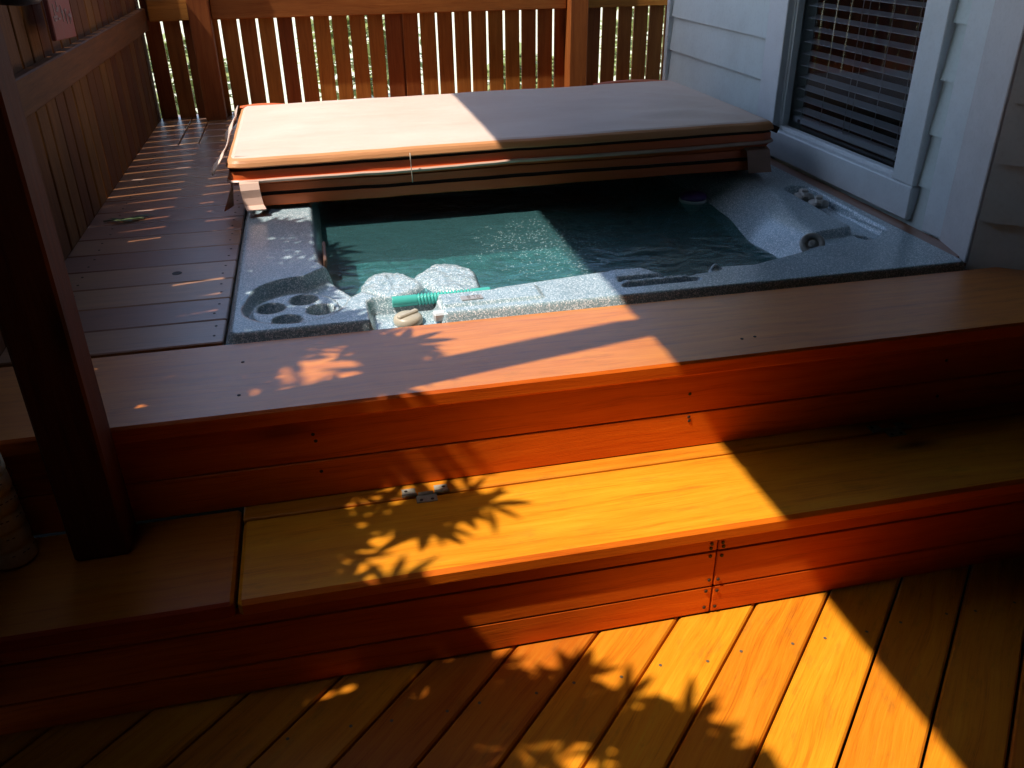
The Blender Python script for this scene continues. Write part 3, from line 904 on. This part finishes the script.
# window
GY0, GY1, GZ0 = .905, 1.690, .607
win = MB()
cas = [((HX + .026), 1.750, .145, .606, 1.99), ((HX + .026), .806, .110, .606, 1.99)]
for X, yc, w, z0, z1 in cas:
    win.box((X, yc, (z0 + z1) / 2), (.052, w, z1 - z0), cham=.003)
win.box((HX + .028, 1.286, .550), (.056, 1.07, .108), cham=.004)
win.box((HX + .026, 1.286, 1.93), (.05, 1.07, .12), cham=.004)
# stepped sash edges
for i, (dx, t) in enumerate(((.012, .018), (.020, .034), (.028, .05))):
    win.box((HX + dx + .022, GY1 + .008 - t * .5, 1.25), (.03, .02, 1.29), cham=.002)
    win.box((HX + dx + .022, GY0 - .042 + t * .7, 1.25), (.03, .018, 1.29), cham=.002)
win.box((HX + .046, 1.29, GZ0 - .001), (.03, .82, .022), cham=.003)
w_o = win.build('window', 'trim', hs)
e = MB(); e.quad([(HX + .068, 1.72, .58), (HX + .068, .87, .58), (HX + .068, .87, 1.92), (HX + .068, 1.72, 1.92)]); e.build('pane', 'glass', w_o)
e = MB()
z = .680
while z < 1.92:
    e.box((HX + .106, 1.295, z), (.046, .745, .0028), Matrix.Rotation(R(-10), 3, 'Y'), cham=.0008, long=1)
    z += .0435
e.box((HX + .100, 1.295, .643), (.032, .75, .026), cham=.004, long=1)
bl = e.build('blind', 'blind', w_o); bl['label'] = 'lowered grey slatted blind'
e = MB()
for y in (.98, 1.12, 1.26, 1.30, 1.46, 1.60):
    e.tube([(HX + .080, y, .65), (HX + .080, y + .003, 1.92)], .0011, 5)
e.build('blind_cord', 'cord', w_o)
for y in (1.62, .965):
    e = MB(); e.box((HX + .086, y, .640), (.012, .016, .012), cham=.002); e.build('blind_clip', 'iron', w_o)
e = MB(); e.quad([(HX + .42, 2.6, .1), (HX + .42, .2, .1), (HX + .42, .2, 2.6), (HX + .42, 2.6, 2.6)]); e.build('dark_interior', 'room', hs)

ew = thing('light_block_end_wall', 'unseen dark boarded wall added behind the viewer to block ambient light', 'wall', (1.5, -3.65, 0))  # added out of view to keep ambient light off the floor and steps
e = MB()
x = -.5
while x < 3.6:
    e.box((x + .07, -3.65, 1.25), (.142, .03, 2.74), cham=.003, long=2); x += .14
e.build('boards', 'ceiling', ew)
e = MB()  # dark boards on the right, out of view, added to cut bounced light
y = A1.y + .02
while y > -3.7:
    e.box((A1.x + .02, y - .07, 1.25), (.03, .142, 2.74), cham=.003, long=2); y -= .14
e.build('boards', 'ceiling', ew)
ew = thing('light_block_side_wall', 'unseen dark boarded wall added left of the viewer to block sky light', 'wall', (-.56, -2.4, 0))  # added out of view to shut sky light out from the left
e = MB()
y = -3.62
while y < -1.05:
    e.box((-.565, y + .07, 1.25), (.03, .142, 2.74), cham=.003, long=2); y += .14
e.build('boards', 'ceiling', ew)
# porch roof carried by the post; its left edge throws the long shadow over deck, step and cover
pr = thing('porch_roof', 'wooden porch roof over the deck, casting the shade on the right', 'porch roof', (1.5, -.4, 2.6))
e = MB()
y = -4.2
while y < 2.80:
    e.box(((1.60, y + .1, 2.665) if y > -1.2 else (1.43, y + .1, 2.665)), ((3.67 if y > -1.2 else 4.02), .197, .11), cham=.004, long=0)
    y += .2
e.build('ceiling_boards', 'ceiling', pr)
e = MB(); e.box((1.6, -.70, 2.76), (3.68, 7.1, .07), cham=.004); e.build('roof_deck', 'ceiling', pr)

# ================================================================== SMALL THINGS
# stack of cream tubs at the left edge
cs = thing('ringed_cylinder', 'cream ringed cylinder with a pale cap standing at the left edge', 'container', (-.412, -.068, Z_STEP))
e = MB()
prof = [(.030, 0)]
for i in range(6):
    z0 = .004 + i * .040
    prof += [(.0420, z0), (.0430, z0 + .006), (.0420, z0 + .030), (.0405, z0 + .034), (.0400, z0 + .038)]
prof += [(.042, .246), (.028, .249)]
tilt = Matrix.Rotation(R(-2), 3, 'Y')
e.lathe(prof, (-.412, -.068, Z_STEP + .0005), 40, tilt)
body = e
e = MB()
e.lathe([(.034, .249), (.037, .252), (.036, .266), (.031, .272), (.010, .273)], (-.412, -.068, Z_STEP + .0005), 36, tilt); e.build('cap', 'cup_cap', cs)
e = body
for i in range(5):
    for j in range(26):
        if rng.random() < .45: continue
        a = 2 * math.pi * j / 26
        zz = Z_STEP + .032 + i * .040
        e.box((-.412 + .0418 * math.cos(a), -.068 + .0418 * math.sin(a), zz), (.0012, .0055, .0018), rotz(a), cham=.0003, mi=1)
e.build('body', ['cup', 'weir'], cs)

# plaque hanging on the fence
pl_ = thing('hanging_plaque', 'reddish plaque with two rows of pale marks hanging on the left fence', 'plaque', (-.455, 1.44, 1.06))
e = MB(); e.box((-.445, 1.445, 1.205), (.014, .255, .285), Matrix.Rotation(R(-3), 3, 'X'), cham=.003)
for row, zc in ((0, 1.135), (1, 1.215), (2, 1.29)):
    for i in range(5):
        yc = 1.355 + i * .045
        for s_ in range(4):
            hor = rng.random() < .5
            e.box((-.4372, yc + rng.uniform(-.012, .012), zc + rng.uniform(-.02, .02) + (yc - 1.445) * -.05), (.0016, .026 if hor else .006, .006 if hor else .030), cham=.0004, mi=1)
e.build('board', ['plaque', 'plaque_mark'], pl_)
# small dark lantern hanging near the top left corner
la = thing('hanging_ornament', 'dark rounded bottom of something hanging at the top left corner', 'ornament', (-.43, .99, 1.19))
e = MB(); e.lathe([(.012, 1.188), (.045, 1.192), (.058, 1.205), (.060, 1.24), (.052, 1.27)], (-.425, .99, 0), 24); e.build('bowl', 'iron', la)
e = MB(); e.lathe([(.050, 1.27), (.030, 1.31), (.006, 1.34)], (-.425, .99, 0), 20)
e.tube([(-.425, .99, 1.335), (-.445, .99, 1.375), (-.468, .99, 1.37)], .003, 6); e.build('hanger', 'iron', la)

# fallen sprig on the side decking
e = MB()
def leaf(e, base, d, up, ln, w, curl=0.15, mi=0):
    """a lance-shaped leaf from base along d"""
    d = d.normalized(); s = d.cross(up)
    if s.length < 1e-4: s = d.cross(Vector((1, 0, 0)))
    s.normalize(); up = s.cross(d)
    b = len(e.v)
    prof = ((0, .06), (.25, .8), (.5, 1.0), (.75, .68), (1, 0.02))
    for t, ww in prof:
        c = base + d * (ln * t) - up * (curl * ln * t * t)
        e.v.append(tuple(c - s * (w / 2 * ww) + up * .12 * w * ww)); e.v.append(tuple(c)); e.v.append(tuple(c + s * (w / 2 * ww) + up * .12 * w * ww))
    for i in range(4):
        for q in (0, 1):
            a = b + i * 3 + q
            e.face([a, a + 1, a + 4, a + 3], [(0, 0)] * 4, .5, mi, True)
for i in range(7):
    a = rng.uniform(-.5, .5)
    leaf(e, Vector((-.45 + .016 * i, 1.435 + rng.uniform(-.02, .02), Z_DECK + .006)), Vector((math.cos(a), math.sin(a), .12)), Vector((0, 0, 1)), .055, .018)
e.tube([(-.46, 1.43, Z_DECK + .005), (-.40, 1.437, Z_DECK + .006), (-.33, 1.44, Z_DECK + .004)], .0025, 5)
tag(e.build('fallen_sprig', 'dryleaf'), 'small dry green sprig fallen on the boards beside the left fence', 'sprig')

# ================================================================== OVERHANGING SHRUB (casts the leaf shadows)
BND = [(-4.5, 3.0), (-1.0, 3.0), (-.88, .92), (-.62, .92), (-.52, .87), (-.42, .74), (-.32, .60), (-.24, .36), (-.17, .44), (-.10, .70), (-.02, .84), (.05, .86), (.20, .86), (.30, .80), (.36, .68), (.42, .62), (.50, .58), (.62, .54), (.75, .53), (.9, .55), (1.1, .58), (1.2, .57), (1.28, .50), (1.36, .25), (1.5, .1)]
def bnd(v):
    for (a, p), (b, q) in zip(BND[:-1], BND[1:]):
        if a <= v <= b:
            return p + (q - p) * (v - a) / (b - a)
    return .2
sh = thing('overhanging_shrub', 'broad leaved shrub leaning over the left fence, seen by its leaf shadows', 'shrub', (-1.2, 0, -.6))
e = MB()
def whorl(e, c, n_, ln, w):
    axis = Vector((SUN_RATE_X * -.6 + rng.uniform(-.35, .35), rng.uniform(-.4, .4), 1)).normalized()
    t1 = axis.orthogonal().normalized(); t2 = axis.cross(t1)
    a0 = rng.random() * 6.28
    for i in range(n_):
        a = a0 + 2 * math.pi * i / n_ + rng.uniform(-.2, .2)
        d = (t1 * math.cos(a) + t2 * math.sin(a)) + axis * rng.uniform(-.15, .35)
        leaf(e, c, d, axis, ln * rng.uniform(.75, 1.15), w * rng.uniform(.8, 1.2), rng.uniform(.05, .3))
cnt = 0
twigs = []
while cnt < 258:
    v = rng.uniform(-.86, 1.3)
    u = rng.uniform(.05, 1.0)
    B = bnd(v)
    if cnt < 118:
        if u > B - .04 or u < B - .22:
            continue
    elif u > B - .16 or u < B - .66:
        continue
    sparse = (v > .85 and v < 1.15 and u > B - .3)
    if sparse and rng.random() < .35:
        continue
    h = rng.uniform(1.60, 2.25) if u > B - .22 else rng.uniform(1.7, 3.3)
    c = Vector((u - SUN_RATE_X * h, v - SUN_RATE_Y * h, h))
    if abs(c.x + .237) < .16 and abs(c.y + .06) < .14:
        continue
    whorl(e, c, rng.randint(7, 10), .104, .024)
    twigs.append(c); cnt += 1
# body of the shrub behind the fence
for i in range(1500):
    c = Vector((rng.uniform(-1.9, -.72), rng.uniform(-3.8, 1.36), rng.uniform(-.1, 1.5)))
    whorl(e, c, 7, .17, .055)
e.build('crown', 'leaf', sh)
e = MB()
for k, y0 in enumerate((-1.5, -.7, .1, .8)):
    root = Vector((-1.15 + .1 * math.sin(k * 2), y0, -.62))
    top = Vector((-1.0, y0 + .1, 1.75))
    e.tube([root, root.lerp(top, .5) + Vector((.05, .03, 0)), top], [.035, .028, .018], 8)
    near = sorted(twigs, key=lambda c: abs(c.y - y0))[:34]
    for c in near:
        e.tube([top - Vector((0, 0, .25)), top.lerp(c, .55) + Vector((0, 0, .08)), c], [.010, .006, .003], 5)
e.build('trunk', 'bark', sh)

# ================================================================== GARDEN BEHIND THE FENCE
def bush(x, y, s):
    o = thing('garden_bush', 'sunlit green bush glimpsed through the gaps of the back fence', 'bush', (x, y, -.62), 'bushes beyond the back fence')
    e = MB()
    for i in range(420):
        d = Vector((rng.gauss(0, 1), rng.gauss(0, 1), rng.gauss(0, 1))).normalized() * rng.uniform(.55, 1.0) * s
        c = Vector((x, y, -.62 + s * .9)) + Vector((d.x, d.y, d.z * .85)) * (1 + .25 * n3(d.x * 2 + x, d.y * 2, d.z * 2))
        for q in range(3):
            leaf(e, c, Vector((rng.gauss(0, 1), rng.gauss(0, 1), rng.gauss(0, .6))), Vector((0, 0, 1)), .16, .07)
    e.build('crown', 'bush', o)
    e = MB(); e.tube([(x, y, -.63), (x + .05, y, -.62 + s * .5), (x, y + .05, -.62 + s)], [.05, .04, .02], 8); e.build('trunk', 'bark', o)
for x, y, s in ((-1.0, 7.6, .62), (.9, 9.5, .75), (2.4, 7.2, .50), (4.4, 8.6, .8), (-3.6, 8.2, .8)):
    bush(x, y, s)

# unseen tall trees added beyond the left fence to darken the steps: their crowns cover the sky below the sun
def sky_block_tree(x, y):
    o = thing('sky_block_tree', 'unseen tall dense tree added beyond the left fence to block sky light', 'tree', (x, y, -.62), 'added sky-blocking trees beyond the left fence')
    e = MB()
    for i in range(2000):
        a = rng.random() * 6.283; q = math.sqrt(rng.random())
        z = rng.uniform(4.0, 10.6)
        wz = 1.9 * (0.75 + .25 * math.sin((z - 4.3) * 1.1 + y)) + .25 * n3(a * 2, z)
        c = Vector((x + 1.0 * q * math.cos(a), y + wz * q * math.sin(a), z))
        if c.x + SUN_RATE_X * c.z > (-.35 if c.y < .2 else -.75):
            continue
        for k in range(2):
            leaf(e, c, Vector((rng.gauss(0, 1), rng.gauss(0, 1), rng.gauss(0, .8))), Vector((0, 0, 1)), .62, .34)
    e.build('crown', 'leaf', o)
    e = MB()
    e.tube([(x, y, -.65), (x + .05, y, 2.5), (x, y + .1, 5.5), (x + .1, y, 8.5)], [.24, .19, .13, .04], 10)
    for k in range(7):
        z = 4.2 + k * .6; a = k * 2.4
        e.tube([(x, y, z), (x + .5 * math.cos(a), y + .8 * math.sin(a), z + .5), (x + .8 * math.cos(a), y + 1.6 * math.sin(a), z + .9)], [.07, .05, .02], 6)
    e.build('trunk', 'bark', o)
for x, y in ((-6.6, -7.6), (-6.4, -4.7), (-6.7, -1.9), (-6.5, .75)):
    sky_block_tree(x, y)

# ================================================================== LIGHT, SKY, CAMERA
sdir = Vector((-SUN_RATE_X, -SUN_RATE_Y, 1.0)).normalized()      # towards the sun
sl = bpy.data.lights.new('sun', 'SUN'); sl.energy = 5.0; sl.angle = R(0.53); sl.color = (1.0, 0.95, 0.86)
so = bpy.data.objects.new('sun', sl); COL.objects.link(so)
so.rotation_euler = (-sdir).to_track_quat('-Z', 'Y').to_euler()
so.location = sdir * 20
w = bpy.data.worlds.new('World'); scene.world = w; w.use_nodes = True
nt = w.node_tree; nt.nodes.clear()
sky = nt.nodes.new('ShaderNodeTexSky'); sky.sky_type = 'NISHITA'; sky.sun_disc = False
sky.sun_elevation = math.asin(sdir.z); sky.sun_rotation = math.atan2(sdir.x, sdir.y)
bg = nt.nodes.new('ShaderNodeBackground'); bg.inputs[1].default_value = 0.33
ow = nt.nodes.new('ShaderNodeOutputWorld')
nt.links.new(sky.outputs[0], bg.inputs[0]); nt.links.new(bg.outputs[0], ow.inputs[0])

cam = bpy.data.cameras.new('camera'); co = bpy.data.objects.new('camera', cam); COL.objects.link(co)
yaw, pit, rol = 0.2161, -0.4925, -0.0124
fwd = Vector((math.sin(yaw) * math.cos(pit), math.cos(yaw) * math.cos(pit), math.sin(pit)))
rt = Vector((math.cos(yaw), -math.sin(yaw), 0)); up = rt.cross(fwd)
R2 = math.cos(rol) * rt + math.sin(rol) * up; U2 = -math.sin(rol) * rt + math.cos(rol) * up
mw = Matrix((R2, U2, -fwd)).transposed().to_4x4()
mw.translation = Vector((0.2731, -1.6072, 1.3582))
co.matrix_world = mw
cam.sensor_width = 36.0; cam.lens = 857.98 / 1024 * 36.0
cam.clip_start = 0.02; cam.clip_end = 500
scene.camera = co
scene.view_settings.view_transform = 'Standard'
scene.view_settings.look = 'None'
scene.view_settings.exposure = 0
scene.view_settings.gamma = 1
scene.render.engine = 'CYCLES'
scene.cycles.max_bounces = 8
scene.cycles.caustics_reflective = False
scene.cycles.caustics_refractive = False
scene.cycles.diffuse_bounces = 1
scene.cycles.transparent_max_bounces = 16
